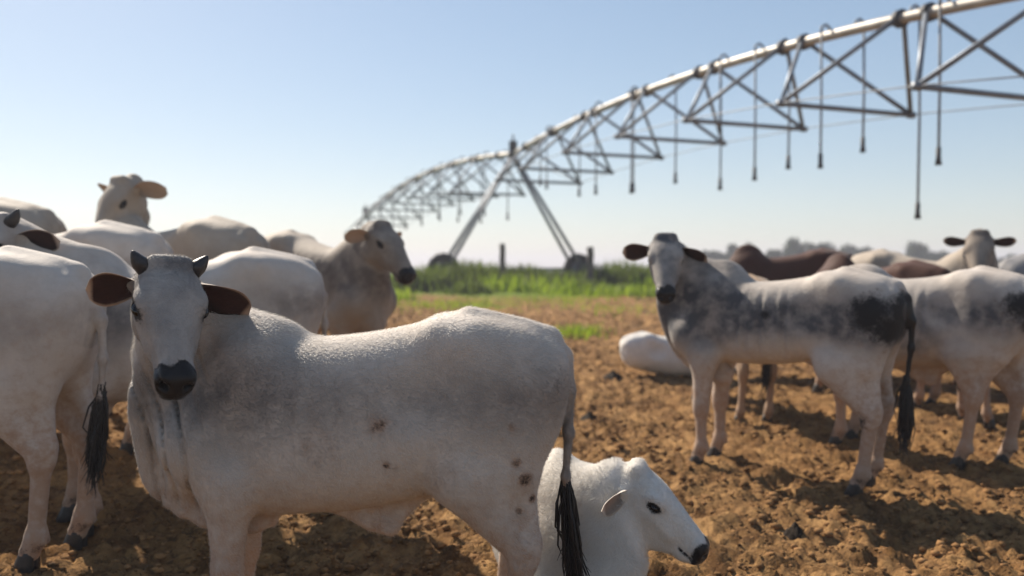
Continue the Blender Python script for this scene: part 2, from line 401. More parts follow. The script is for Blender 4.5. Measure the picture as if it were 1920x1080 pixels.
def cattle(name, pos, heading, S=1.0, h=.014, poll=None, muzzle=None, roll=0.0, coat='white', grey=.5, hump=1.0, horn=0.0, feet=None, lying=False, tail=None, switch=True,
           crest=None, throat=None, dewlap=1.0, ears=1.0, ear_tilt=0.0, ear_brown=1.0, hs=1.0, patches=(), dirt_bounce=.5, sheath=True, fuzz=0, face_grey=.3, pleats=False, ear_fwd=.25, z_off=0.0,
           label='', cat='cow', group='white zebu cattle standing in the field', headless=False, curled=False, rear=1.0, fat=1.0, ear_size=1.0, ear_width=1.0, tail_dark=.45, ribs=1.0, lean=1.0, graze=False, ear_out=.108, deep=1.0, nose=.0, ear_dir=None, ear_nrm=None, eye=1.0):
    fwd = unit((*heading, 0)); x0, y0 = pos
    gx = (float(gz(x0+.3, y0))-float(gz(x0-.3, y0)))/.6; gy = (float(gz(x0, y0+.3))-float(gz(x0, y0-.3)))/.6
    up = unit((-gx, -gy, 1)); f3 = unit(fwd-up*(fwd@up)); left = np.cross(up, f3)
    org = np.array([x0, y0, float(gz(x0, y0))+z_off])
    Rm = np.stack([f3, left, up], 1)                          # columns: local axes in the world
    toL = lambda p: Rm.T@(np.asarray(p, float)-org)/S
    dz = -.605 if lying else 0.0; D = np.array([0, 0, dz])
    # ---- head frame
    if poll is None: P = np.array([.86, .0, 1.44])+D; mz = P+np.array([.38, .02, -.27])
    else: P = toL(poll); mz = toL(muzzle)
    if graze: P = np.array([.98, .02, .86]); mz = P+np.array([.22, .03, -.42])
    Fh = unit(mz-P); Lh = np.cross((0, 0, 1), Fh)
    Lh = unit(Lh) if np.linalg.norm(Lh) > .15 else np.array([0, 1., 0]); Uh = np.cross(Fh, Lh)
    cr, sr = math.cos(roll), math.sin(roll); Lh, Uh = Lh*cr+Uh*sr, Uh*cr-Lh*sr
    HA = np.stack([Fh, Lh, Uh]); hl = lambda x, y, z: P+hs*(Fh*x+Lh*y+Uh*z)
    lo = np.array([-.95, -.45, -.03]); hi = np.array([.95, .45, 1.5])
    if lying: lo = np.array([-.9, -.55, -.03]); hi = np.array([.95, .55, .85])
    pb = np.array([hl(-.12, y, z) for y in (-.15, .15) for z in (-.3, .12)]+[hl(.56, y, z) for y in (-.15, .15) for z in (-.3, .12)])
    lo = np.minimum(lo, pb.min(0)-.05); hi = np.maximum(hi, pb.max(0)+.05)
    fd = Field(lo, hi, h/S)
    # ---- trunk
    tr = np.array(TRUNK); tr[:, 1:3] += dz; tr[:, 3] *= fat; tr[:, 2] = tr[:, 1]-(tr[:, 1]-tr[:, 2])*lean
    if lying:
        tr[:, 2] = np.maximum(tr[:, 2], .01); tr[:, 3] *= 1.08
        m_ = tr[:, 0] < .1; tr[m_, 0] = .1+(tr[m_, 0]-.1)*rear; tr[m_, 1] *= 1-(1-rear)*.9*sstep(.1, -.4, tr[m_, 0])
    fd.loft((0, 0, 0), np.eye(3), tr, .04, .75)
    for s in (-1, 1):
        if rear < 1: break
        fd.cap((-.38, .160*s, 1.262+dz), (-.30, .120*s, 1.272+dz), .034, .03, .12)
        fd.cap((-.71, .075*s, 1.165+dz), (-.68, .09*s, 1.15+dz), .042, .04, .07)
        fd.ell((-.245, .325*s, 1.10+dz), (.13, .10, .12), k=.10, cut=True)
    if rear == 1: fd.cap((-.40, 0, 1.335+dz), (-.70, 0, 1.255+dz), .030, .035, .06)
    fd.ell((.40, 0, 1.275+dz), (.15, .075*max(.6, hump), .03+.10*hump), k=.10)
    fd.cap((.58, 0, .80+dz+.10*(1-lean)*5), (.66, 0, .74+dz+.10*(1-lean)*5), .12, .09, .09)
    if sheath and not lying:
        fd.tri((.10, 0, .63), (-.24, 0, .685), (-.10, 0, .535), .017, .06)
        fd.tri((.10, 0, .63), (-.10, 0, .535), (-.02, 0, .545), .017, .05)
    # ---- legs
    feet = feet or {}
    def fget(kf, d): return np.array(feet.get(kf, d), float)
    hoofs = []
    if not lying:
        for s, kf in ((1, 'FL'), (-1, 'FR')):
            ft = fget(kf, (.485, .145*s, 0))
            fd.cap((.40, .115*s, 1.15), (.57, .16*s, .90), .105, .11, .08, (0, 1, 0), .62)
            fd.cap((.57, .16*s, .88), (.46, .165*s, .74), .10, .085, .08, (0, 1, 0), .8)
            el = np.array([.455, .155*s, .77]); fet = np.array([ft[0]-.012, ft[1], .145])
            kn = el*.46+fet*.54+np.array([.012, 0, 0]); kn[2] = .415
            fd.cap(el, kn, .088, .047, .06); fd.cap(kn+(0, 0, .03), kn-(0, 0, .03), .051, .048, .03)
            fd.cap(kn, fet, .041, .034, .03); fd.cap(fet+(-.004, 0, .01), fet-(0, 0, .015), .041, .041, .025)
            co = np.array([ft[0]+.012, ft[1], .075]); fd.cap(fet, co, .036, .043, .025)
            for e in (-1, 1): fd.cap(fet+(-.038, .016*e, -.012), fet+(-.044, .016*e, -.028), .011, .009, .012)
            hoofs.append(np.array([ft[0]+.012, ft[1], 0]))
        for s, kf in ((1, 'HL'), (-1, 'HR')):
            ft = fget(kf, (-.55, .135*s, 0)); sh = ft[0]+.55
            fd.cap((-.47, .105*s, 1.08), (-.42+.15*sh, .145*s, .83), .20, .145, .08, (0, 1, 0), .58)
            fd.cap((-.64, .085*s, 1.08), (-.575+.2*sh, .115*s, .80), .105, .085, .08)
            hk = np.array([ft[0]-.055, ft[1], .50]); st = np.array([-.40+.3*sh, .155*s, .76])
            fd.cap(st, hk+(.015, 0, 0), .115, .050, .07, (0, 1, 0), .75)
            fd.cap((-.585+.25*sh, .12*s, .76), hk+(-.035, 0, .035), .055, .026, .05)
            fd.cap(hk+(.0, 0, .02), hk-(-.006, 0, .045), .048, .046, .03); fd.cap(hk+(-.036, 0, .04), hk+(-.03, 0, -.03), .024, .026, .03)
            fet = np.array([ft[0]-.018, ft[1], .145]); fd.cap(hk+(-.004, 0, 0), fet, .043, .035, .03, (0, 1, 0), .82)
            fd.cap(fet+(-.004, 0, .01), fet-(0, 0, .015), .041, .041, .025)
            co = np.array([ft[0]+.012, ft[1], .075]); fd.cap(fet, co, .036, .043, .025)
            for e in (-1, 1): fd.cap(fet+(-.038, .016*e, -.012), fet+(-.044, .016*e, -.028), .011, .009, .012)
            hoofs.append(np.array([ft[0]+.012, ft[1], 0]))
        fd.ell((-.40, 0, .74+.4*(1-lean)), (.13, .09, .07), k=.07)
    else:
        for s in (-1, 1):
            fd.cap((.40, .115*s, 1.15+dz), (.57, .17*s, .86+dz), .105, .11, .08, (0, 1, 0), .62)
            fd.cap((.57, .18*s, .86+dz), (.44, .19*s, .13), .10, .075, .08)
            fd.cap((.44, .19*s, .12), (.80, .175*s, .085), .068, .050, .05); fd.cap((.80, .175*s, .08), (.815, .175*s, .07), .054, .05, .03)
            fd.cap((.80, .165*s, .05), (.50, .12*s, .045), .040, .034, .03)
            if curled: continue
            if rear < 1: continue
            fd.cap((-.45, .13*s, .46), (-.30, .25*s, .22), .19, .13, .10); fd.cap((-.30, .26*s, .20), (-.62, .30*s, .08), .10, .05, .07)
            fd.cap((-.62, .30*s, .06), (-.25, .33*s, .05), .042, .036, .03)
    # ---- neck: crest, throat and what lies between
    c2 = hl(-.055, 0, -.075); c0 = np.array([.36, 0, 1.19+dz]); c1 = (c0+c2)/2+np.array([.06, 0, -.015]) if crest is None else np.array(crest)
    t2 = hl(-.005, 0, -.150); t0 = np.array([.60, 0, .88+dz]); t1 = (t0+t2)/2+np.array([.05, 0, -.03]) if throat is None else np.array(throat)
    nn = 7; Cc = bez(c0, c1, c2, nn); Tt = bez(t0, t1, t2, nn); r1 = np.linspace(.115, .060, nn); r2 = np.linspace(.135, .052, nn)
    for i in range(nn-1):
        kk = .09 if i < nn-3 else .05
        fd.cap(Cc[i], Cc[i+1], r1[i], r1[i+1], kk); fd.cap(Tt[i], Tt[i+1], r2[i], r2[i+1], kk)
        fd.cap((Cc[i]+Tt[i])/2, (Cc[i+1]+Tt[i+1])/2, (r1[i]+r2[i])*.55, (r1[i+1]+r2[i+1])*.56, kk)
    # ---- dewlap: a hanging sheet from the jaw to between the forelegs
    if dewlap > 0:
        # outline follows the throat; each point dropped away from the crest
        tp = [hl(.10, 0, -.19)]+[Tt[i] for i in range(nn-1, -1, -1)]+[np.array([.50, 0, .68+dz]), np.array([.34, 0, .64+dz])]
        dr = np.array([.02, .05, .105, .145, .175, .19, .20, .205, .13, .03])*dewlap+.055
        bt = []
        for i, p in enumerate(tp):
            if i < 1: dv = -Uh
            elif i <= nn: dv = unit(unit(Tt[nn-i]-Cc[nn-i])+np.array([0, 0, -.85]))
            else: dv = np.array([.05, 0, -1.])
            q = p+unit(dv)*(dr[i]+(.05 if 1 <= i <= nn else 0)); 
            if lying: q[2] = max(q[2], .03)
            bt.append(q)
        def dense(a):
            a = np.array(a); b_ = a.copy(); b_[1:-1] = .25*a[:-2]+.5*a[1:-1]+.25*a[2:]; o_ = []
            for i in range(len(b_)-1):
                p0, p1, p2, p3 = b_[max(i-1, 0)], b_[i], b_[i+1], b_[min(i+2, len(b_)-1)]
                for t in (0, .5): o_.append(.5*(2*p1+(p2-p0)*t+(2*p0-5*p1+4*p2-p3)*t*t+(3*p1-p0-3*p2+p3)*t**3))
            return o_+[b_[-1]]
        tp, bt = dense(tp), dense(bt)
        for i in range(len(tp)-1):
            fd.tri(tp[i], tp[i+1], bt[i], .016, .055); fd.tri(tp[i+1], bt[i+1], bt[i], .016, .055)
    # ---- head
    hd = np.array(HEAD); hd[:, 2] *= 1+(deep-1)*sstep(.48, .25, hd[:, 0]); hd[:, :4] *= hs
    fd.loft(P, HA, hd, .022)
    for s in (-1, 1):
        fd.ell(hl(.150, .098*s, -.012), (.046*hs, .024*hs, .028*hs), HA, .03)          # brow and orbit
        fd.ell(hl(.10, .070*s, -.155*deep), (.085*hs, .036*hs, .065*hs), HA, .04)           # cheek
        fd.cap(hl(.18, .088*s, -.075), hl(.30, .066*s, -.095), .016*hs, .010*hs, .04)
        fd.ell(hl(.163, .124*s, -.032), (.026*hs*eye, .016*hs, .016*hs*eye), HA, .012, cut=True)
        fd.ell(hl(.440, .038*s, -.050), (.034*hs, .024*hs, .028*hs), HA, .03)
        fd.ell(hl(.482, .037*s, -.058), (.034*hs, .017*hs, .013*hs), HA, .008, cut=True)
        fd.cap(hl(.36, .070*s, -.108), hl(.475, .050*s, -.114), .009, .010, .010, cut=True)
        fd.cap(hl(.010, .080*s, -.070), hl(.008, .112*s, -.080), .030*hs, .021*hs, .03)      # ear root
    fd.cap(hl(.40, -.02, -.138), hl(.43, .02, -.138), .026*hs, .026*hs, .03)
    fd.cap(hl(-.01, -.05, .022), hl(-.01, .05, .022), .028*hs, .028*hs, .04)
    # ---- tail
    if tail is None:
        tail = [(-.745, 0, 1.19), (-.785, 0, 1.08), (-.79, 0, .92), (-.785, 0, .74), (-.78, 0, .60)]
        if lying: tail = [(-.745, 0, 1.19+dz), (-.80, .02, .45), (-.82, .08, .22), (-.78, .20, .06)]
    tail = [np.array(p, float) for p in tail]; td = [np.array([-.68, 0, 1.25+dz])]+tail
    rt = np.linspace(.038, .0105, len(td)); rt[1] = .026; rt[2:] = np.linspace(.020, .0105, len(td)-2)
    for i in range(len(td)-1 if rear == 1 and not curled else 0): fd.cap(td[i], td[i+1], rt[i], rt[i+1], .03)
    # ---- skin folds
    Xg, Yg, Zg = fd.pts((slice(None),)*3)
    rib = .0022*ribs*(np.sin(Xg*2*math.pi/.082+Zg*3)+.5*np.sin(Xg*2*math.pi/.051+1))*sstep(-.22, -.10, Xg)*(1-sstep(.22, .34, Xg))*sstep(.74+dz, .86+dz, Zg)*(1-sstep(1.10+dz, 1.25+dz, Zg))*sstep(.10, .16, np.abs(Yg))
    fd.F += rib.astype(np.float32)
    if pleats:
        m = sstep(.46, .62, Xg)*(1-sstep(1.10, 1.30, Zg+.25*(Xg-.7)))*sstep(.56, .70, Zg)
        ph = Xg*88-Zg*22+2.2*np.sin(Zg*8)+Yg*20
        cr_ = (1-np.abs(np.sin(ph*.5)))**3+.6*(1-np.abs(np.sin(ph*.31+.8)))**4
        fd.F += (m*.020*cr_).astype(np.float32)
    V, Q = fd.mesh()
    # ---- masks for pigment, dust and painted ground bounce
    x, y, z = V.T; hv = (V-P)@HA.T/hs; hx, hy, hz = hv.T
    inhead = (hx > -.09) & (hx < .52) & (np.abs(hy) < .135-.13*np.clip(hx-.2, 0, .3)) & (hz < .09) & (hz > -.26)
    R = grey*(.75*np.exp(-(((x-.44)/.26)**2+((z-1.10-dz)/.30)**2))+.35*np.exp(-(((x+.60)/.20)**2+((z-1.05-dz)/.16)**2))+.35*sstep(.55, .80, x)+.80*np.exp(-((z-1.06-dz)/.13)**2))
    R = np.where(inhead, face_grey*(.80+.4*np.exp(-((hx)/.08)**2)), R)
    G = dirt_bounce*(.95*sstep(.80, .30, z)*(0 if lying else 1)+.62*sstep(.95+dz, .62+dz, z)+.30*np.exp(-(((x+.62)/.2)**2+((z-.95-dz)/.25)**2)))  # dust and dung, plus warm bounce light painted into the lower body
    B = np.zeros(len(V)); A = np.zeros(len(V))
    mz_m = sstep(.385, .445, hx-nose+.014*np.sin(hy*70)-.25*np.clip(-.06-hz, 0, .2))*inhead*((((hx-.45)/.10)**2+(hy/.085)**2+((hz+.075)/.082)**2) < 1)
    B = np.maximum(B, mz_m*1.3)
    ml = np.exp(-((hz+.113)/.0075)**2)*sstep(.34, .38, hx)*inhead; B = np.maximum(B, ml*1.25)
    for s in (-1, 1):
        e = np.exp(-(((hx-.163)/(.036*eye))**2+((hy-.112*s)/.045)**2+((hz+.031)/(.023*eye))**2)); B = np.maximum(B, np.where(inhead, e*1.5, 0))
    if not lying: 
        fl = np.exp(-((z-.10)/.05)**2)*(z < .25); B = np.maximum(B, fl*.42); R = np.maximum(R, .5*fl)
    tl = sstep(tail[-1][2]+.16, tail[-1][2]+.02, z)*(x < -.68)*(z > tail[-1][2]-.1)
    if switch: B = np.maximum(B, tl)
    R = np.where((x < -.735) & (z < 1.10+dz) & (np.abs(y) < .06), np.maximum(R, tail_dark), R)
    if tail_dark > .9: B = np.maximum(B, (x < -.745)*(z < 1.16+dz)*(np.abs(y) < .05)*1.2)
    for (px_, py_, pz_, r_, amt, ch) in patches:
        e = np.exp(-((x-px_)**2+(.6*(y-py_))**2+(z-pz_-dz)**2)/(r_*r_))*amt
        if ch == 'k': B = np.maximum(B, e)
        elif ch == 'd': G = np.maximum(G, e); B = np.maximum(B, e*.62)
        else: R = np.maximum(R, e)
    masks = np.stack([R, G, B, A], 1); mats = np.zeros(len(Q), np.int32)
    # ---- ears, part of the same skin
    Vs, Qs, Ms, mt = [V], [Q], [masks], [mats]; off = len(V)
    if np.max(ears) > 0:
        for s in (-1, 1):
            base = hl(.030, ear_out*s, -.076)
            tl_ = ear_tilt if np.isscalar(ear_tilt) else ear_tilt[0 if s > 0 else 1]
            ef = ear_fwd if np.isscalar(ear_fwd) else ear_fwd[0 if s > 0 else 1]
            ez = ears if np.isscalar(ears) else ears[0 if s > 0 else 1]
            e = unit(Lh*s*1.0+Uh*(-.06+tl_)-Fh*.10); n_ = unit(Fh*(1-ef*.4)+Uh*.15*(1)-Lh*s*ef*.5); n_ = unit(n_-e*(n_@e)); sd = np.cross(n_, e)
            if ear_dir is not None:
                q_ = ear_dir[0 if s > 0 else 1]; e = unit(Lh*s*q_[0]+Fh*q_[1]+Uh*q_[2]); q_ = ear_nrm[0 if s > 0 else 1]; n_ = unit(Lh*s*q_[0]+Fh*q_[1]+Uh*q_[2]); n_ = unit(n_-e*(n_@e)); sd = np.cross(n_, e)
            L_ = .205*hs*ez*ear_size; ns, ntt = 14, 11; gv = []; gm = []
            for lay in (0, 1):
                for i in range(ns):
                    u = i/(ns-1); wd = .064*hs*ez*ear_size*ear_width*(.38+.62*math.sin(min(1, u*1.45)*math.pi/2)) * (1-max(0, (u-.55)/.45)**2.2)**.5 if u < 1 else .002
                    for j in range(ntt):
                        t = -1+2*j/(ntt-1); th = t*1.15*(1-.35*u)
                        dpt = .045*hs*(1-.55*u)*(math.cos(th)-1)*-1
                        p = base+e*(L_*u-.012)+sd*wd*math.sin(th)/math.sin(1.15*(1-.35*u))*1.0+n_*(dpt-.022*hs+.012*math.sin(u*3))+Uh*(-.02*u*u)*hs
                        rim = min(1, (1-abs(t))*3.4, (1-u)*6)
                        p = p+n_*(.0 if lay == 0 else -.0075*max(.15, rim)); gv.append(p)
                        inner = sstep(.34, .72, rim) if lay == 0 else .0
                        gm.append((.1, 0, .55*inner*ear_brown if lay == 0 else 0, (inner if lay == 0 else .0)*ear_brown))
            q = []
            for lay in (0, 1):
                for i in range(ns-1):
                    for j in range(ntt-1):
                        a = lay*ns*ntt+i*ntt+j; f_ = (a, a+1, a+ntt+1, a+ntt); q.append(f_ if (lay == 0) ^ (s < 0) else f_[::-1])
            for i in range(ns-1):
                for j in (0, ntt-1): a = i*ntt+j; b_ = a+ns*ntt; q.append((a, a+ntt, b_+ntt, b_))
            Vs.append(np.array(gv)); Qs.append(np.array(q)+off); Ms.append(np.array(gm)); mt.append(np.ones(len(q), np.int32)); off += len(gv)
    V = np.concatenate(Vs); Q = np.concatenate(Qs); masks = np.concatenate(Ms); mats = np.concatenate(mt)
    root = empty(name); root.matrix_world = Matrix(((*Rm[0], org[0]), (*Rm[1], org[1]), (*Rm[2], org[2]), (0, 0, 0, 1)))
    tag(root, label, cat, group)
    me = fast_mesh('body', V*S, Q); at = me.attributes.new('masks', 'FLOAT_COLOR', 'POINT')
    at.data.foreach_set('color', np.clip(masks, 0, 1).astype(np.float32).ravel())
    a, b = coat_pair(coat); me.materials.append(a); me.materials.append(b); me.polygons.foreach_set('material_index', mats)
    link('body', me, root)
    # ---- eyes, horns, hooves, tail switch
    for s in (-1, 1):
        vv = []; ff = []; c = hl(.163, .104*s, -.032); r = np.array([.0245, .017, .0140])*hs*eye
        for i in range(9):
            for j in range(14):
                a_, b_ = math.pi*i/8, 2*math.pi*j/14; p = np.array([math.sin(a_)*math.cos(b_), math.cos(a_), math.sin(a_)*math.sin(b_)])*r
                vv.append((c+Fh*p[0]+Lh*p[1]+Uh*p[2])*S)
        for i in range(8):
            for j in range(14): ff.append((i*14+j, i*14+(j+1) % 14, (i+1)*14+(j+1) % 14, (i+1)*14+j))
        mesh_obj('eye', vv, ff, M_EYE, root)
        if horn > 0:
            b0 = hl(.0, .090*s, .010); dirn = unit(Lh*s*.70+Uh*.50-Fh*.55); cv = unit(Uh-Fh*.2)
            L_ = .085*horn*hs; pts = [b0-dirn*.02]+[b0+dirn*L_*u+cv*L_*.28*u*u for u in (.25, .5, .75, .92, 1.0)]
            v_, f_ = tube([p*S for p in pts], [x_*S*hs for x_ in (.031, .029, .024, .016, .009, .003)], 12); mesh_obj('horn', v_, f_, M_HORN, root)
    hs_ = hoofs if h < .03 else []
    for c in hs_:
        parts = []
        for e in (-1, 1):
            vv = []; rows = ((.088, .000, .030, .019), (.070, .006, .036, .0215), (.035, .014, .044, .0235), (.004, .022, .052, .025), (.0, .022, .050, .024)); n_ = 12
            for (zz, fx, rl, rw) in rows:
                for k_ in range(n_):
                    a_ = 2*math.pi*k_/n_; ca, sa = math.cos(a_), math.sin(a_)
                    taper = 1-.35*max(0, ca)
                    vv.append((c+np.array([fx+rl*ca, e*(.0235-.006*max(0, ca))+rw*sa*taper, zz-.004]))*S)
            ff = [(i*n_+k_, (i+1)*n_+k_, (i+1)*n_+(k_+1) % n_, i*n_+(k_+1) % n_) for i in range(4) for k_ in range(n_)]
            ff += [tuple(range(n_)), tuple(4*n_+k_ for k_ in range(n_))[::-1]]; parts.append((vv, ff))
        v_, f_ = join(parts); mesh_obj('hoof', v_, f_, M_HOOF, root)
    if switch:
        rs = np.random.default_rng(abs(hash(label)) % 1000 if False else len(label)); parts = []
        e0 = tail[-1]; dn = unit(tail[-1]-tail[-2]); side = unit(np.cross(dn, (0, 1, 0))) if abs(dn[1]) < .9 else np.array([1., 0, 0])
        strands = 220 if h < .013 else 70
        for i in range(strands):
            up_ = rs.random()*.16; st = e0-dn*up_+side*rs.normal()*.006+np.array([0, 1, 0])*rs.normal()*.006
            L_ = (.20+.14*rs.random()); sp = rs.normal(size=3)*.017; tw = rs.normal(size=3)*.022
            if lying: gp = np.array([0, 0, 0.])
            pts = [st, st+dn*L_*.35+sp*.75, st+dn*L_*.7+sp*1.0+np.array([0, 0, -.01]), st+dn*L_*1.0+sp*.35+tw+np.array([0, 0, -.02])]
            if lying:
                for p in pts: p[2] = max(p[2], .02)
            parts.append(tube([p*S for p in pts], [.0035*S, .0042*S, .0035*S, .0008*S], 4, False))
        v_, f_ = join(parts); mesh_obj('tail_switch', v_, f_, M_SWITCH, root)
    # ---- short coat hair on the nearest animals
    if fuzz:
        nb = len(Vs[0]); q = Qs[0]; p0, p1, p2, p3 = (V[q[:, i]] for i in range(4))
        nrm = np.cross(p2-p0, p3-p1); ar = np.linalg.norm(nrm, axis=1); nrm = nrm/(ar[:, None]+1e-12); ar = ar/2
        vis = (masks[q[:, 0], 2] < .5)&((p0[:, 2] > .12)); pr = ar*vis; pr = pr/pr.sum(); rs = np.random.default_rng(5)
        pick = rs.choice(len(q), fuzz, p=pr); u = rs.random((fuzz, 2, 1)); a_ = p0[pick]; base = a_+(p1[pick]-a_)*u[:, 0]+(p3[pick]-a_)*u[:, 1]; nn_ = nrm[pick]
        flow = np.tile(np.array([-.75, 0, -.65]), (fuzz, 1)); hh = ((base-P)@HA.T)/hs
        ih = (hh[:, 0] > -.08) & (hh[:, 0] < .5) & (np.abs(hh[:, 1]) < .14) & (hh[:, 2] > -.25) & (hh[:, 2] < .08); flow[ih] = -Fh*.3-Uh*.6
        if True: flow[ih] = Fh*.8
        flow = flow+rs.normal(size=(fuzz, 3))*.35; flow -= nn_*np.sum(flow*nn_, 1)[:, None]; flow /= np.linalg.norm(flow, axis=1)[:, None]+1e-9
        ln = (.010+.010*rs.random((fuzz, 1)))*(2.0 if coat == 'calf' else 1.0); ln[ih] *= (.4 if coat == 'calf' else .6); ln[np.abs(hh[:, 0]) < .07] *= 1.5
        wv = np.cross(nn_, flow)*.00048
        tip = base+flow*ln*.86+nn_*ln*.34; mid = base+flow*ln*.45+nn_*ln*.24; b2 = base-nn_*.001
        HV = np.stack([b2-wv, b2+wv, mid+wv*.8, tip, mid-wv*.8], 1).reshape(-1, 3); k_ = np.arange(fuzz)[:, None]*5
        HF = np.concatenate([k_+np.array([[0, 1, 2]]), k_+np.array([[0, 2, 4]]), k_+np.array([[4, 2, 3]])])
        mh = fast_mesh('coat_hair', HV*S, HF); at = mh.attributes.new('masks', 'FLOAT_COLOR', 'POINT')
        at.data.foreach_set('color', np.repeat(np.clip(masks[q[pick, 0]], 0, 1), 5, 0).astype(np.float32).ravel())
        mh.materials.append(fuzz_mat(coat)); oh = link('coat_hair', mh, root); oh['kind'] = 'stuff'
    return root

WZ = 'white zebu cattle in the field'
# the heifer in front, side on, face turned to the camera
cattle('heifer', (-.535, 3.10), (-1, 0.0), .965, h=.0085, poll=W(317, 505, 2.82), muzzle=W(337, 722, 2.53), hs=.96, roll=math.radians(-7), grey=.55, hump=.15, horn=.62,
       feet={'FL': (.47, .15, 0), 'FR': (.52, -.14, 0), 'HL': (-.54, .135, 0), 'HR': (-.50, -.13, 0)}, dewlap=.85, pleats=True, fuzz=140000, tail_dark=.7,
       tail=[(-.745, .0, 1.19), (-.765, .0, 1.06), (-.765, 0, .90), (-.755, 0, .73), (-.77, 0, .58)],
       crest=(.62, -.13, 1.23), throat=(.80, -.02, 1.06), ear_dir=((1, .34, -.30), (1, -.02, -.10)), ear_nrm=((-.34, 1, .10), (-.15, 1, .25)), ears=(1.12, .84), ear_width=1.45, eye=1.4,
       patches=[(-.10, .25, .98, .035, .9, 'd'), (-.60, .18, .78, .030, 1.3, 'd'), (-.57, .19, .84, .022, 1.3, 'd'), (-.55, .2, .97, .018, 1.2, 'd'), (-.52, .2, .93, .014, 1.3, 'd'), (-.63, .17, .70, .022, 1.2, 'd'), (-.58, .16, .66, .02, 1.2, 'd'), (-.12, .25, .84, .016, 1.1, 'd'), (-.15, .25, .83, .014, 1.1, 'd'),
                (-.70, .1, 1.12, .07, .55, 'k'), (-.66, .1, 1.16, .06, .5, 'k'), (-.66, .1, .70, .02, 1., 'd'), (.12, .25, .9, .08, .35, 'd'), (.42, .2, 1.0, .03, .8, 'g'), (-.3, .22, .78, .10, .35, 'd')],
       label='white horned heifer standing side on in front, face turned to the viewer', cat='heifer', group=WZ, ear_fwd=.3, face_grey=.65, ear_size=.95)
# young one lying behind her tail
cattle('calf', (.12, 3.84), (.22, -.975), .88, h=.0085, poll=W(1193, 884, 3.27), muzzle=W(1330, 1012, 3.19), coat='calf', grey=.12, face_grey=.10, hump=.9, lying=True, dirt_bounce=.35, fuzz=130000, switch=False, rear=.62, fat=.9,
       dewlap=.9, ear_dir=((.7, -.45, .45), (.80, -.12, -.58)), ear_nrm=((.3, .9, 0), (.55, .80, .2)), ears=.70, ear_width=1.3, deep=1.36, nose=.022, eye=1.0, ear_out=.122, crest=(.70, .10, .62), throat=(.78, .27, .30), ear_brown=.6, hs=.93,
       label='white calf lying down in the foreground, head in profile behind the tail', cat='calf', group='lying white calves')
# left, nearest : only the hindquarters in frame
cattle('cow', (-2.84, 4.15), (-1, .02), 1.11, h=.012, grey=.35, feet={'HL': (-.53, .135, 0), 'HR': (-.60, -.12, 0)}, tail=[(-.745, 0, 1.19), (-.79, 0, 1.05), (-.79, 0, .88), (-.775, 0, .70), (-.765, 0, .62)],
       label='white cow cut by the left edge, only her hindquarters in view', group=WZ)
# behind the heifer's head, walking left
cattle('cow', (-1.89, 4.88), (-.85, -.53), 1.09, h=.013, grey=.6, poll=W(-4, 418, 4.42), muzzle=W(-100, 500, 4.15), hump=.8, horn=.7, feet={'FL': (.46, .14, 0), 'FR': (.50, -.14, 0)}, ear_fwd=-.9,
       label='grey-white cow directly behind the horned head, ear and neck by the left edge', group=WZ)
cattle('cow', (-3.20, 5.95), (-1, .05), 1.15, h=.018, grey=.6, coat='white', dirt_bounce=.6, label='white cow back with rounded hip, below the raised head at left', group=WZ)
cattle('cow', (-2.68, 6.77), (-.9, .43), 1.17, h=.016, grey=.35, coat='cream', poll=W(226, 342, 6.95), muzzle=W(172, 440, 6.75), hump=.6, crest=(.70, -.02, 1.42), ears=1.35, ear_brown=.2, ear_fwd=.8, ear_tilt=.05, face_grey=.2,
       label='pale cow with head raised highest against the sky at left', group=WZ)
cattle('cow', (-4.55, 6.9), (-1, .1), 1.28, h=.022, coat='cream', grey=.3, label='cream cow rump showing at the left edge against the sky', group=WZ)
cattle('cow', (-1.80, 7.60), (.8, -.6), 1.10, h=.018, coat='cream', grey=.9, hump=.7, poll=W(715, 425, 6.95), muzzle=W(775, 505, 6.75), face_grey=.8, ear_fwd=.2, ear_brown=.15,
       label='blurred tan-grey cow with a reddish backlit ear, facing right', group=WZ)
# right group
cattle('heifer', (1.735, 5.545), (-.785, .618), 1.0, h=.011, grey=1.5, hump=.9, tail_dark=1.0, poll=W(1248, 450, 5.76), muzzle=W(1249, 548, 5.45), hs=.97, face_grey=.9, ear_dir=((1, .45, -.12), (1, .02, -.06)), ear_nrm=((-.40, 1, .1), (-.15, 1, .2)), ear_width=1.2, fuzz=40000,
       crest=(.62, -.10, 1.24), dewlap=.45, tail=[(-.745, 0, 1.19), (-.785, 0, 1.06), (-.785, 0, .90), (-.765, 0, .70), (-.765, 0, .58)], dirt_bounce=.5, sheath=False,
       ribs=2.6, lean=.84, fat=.92, patches=[(.52, 0, 1.16, .28, 1.0, 'g'), (.70, 0, 1.30, .28, 1.0, 'g'), (.42, 0, 1.36, .17, .9, 'g'), (-.60, .10, 1.10, .13, 1.2, 'k'), (-.68, .08, 1.02, .12, 1.1, 'k'), (-.74, 0, 1.12, .12, 1.3, 'k'), (.02, .22, 1.06, .04, .7, 'k'), (-.52, .15, 1.16, .06, .9, 'k'), (-.55, .13, .45, .08, .7, 'k'), (-.5, .15, .82, .02, 1.1, 'k')],
       label='white heifer with black rump patch, standing at right and looking this way', cat='heifer', group=WZ)
cattle('cow', (2.86, 6.05), (-.72, .69), .99, h=.014, grey=1.0, hump=.5, poll=(2.20, 6.72, 1.36), muzzle=(2.06, 6.98, 1.00), feet={'HL': (-.36, .14, 0), 'HR': (-.56, -.13, 0)}, dirt_bounce=.55,
       patches=[(-.66, .08, 1.12, .11, 1.2, 'k'), (-.74, .05, 1.0, .09, 1.2, 'k'), (0, .25, .95, .34, .85, 'g')], ribs=2.6, label='grey-flanked cow behind the heifer, rump cut by the right edge', group=WZ)
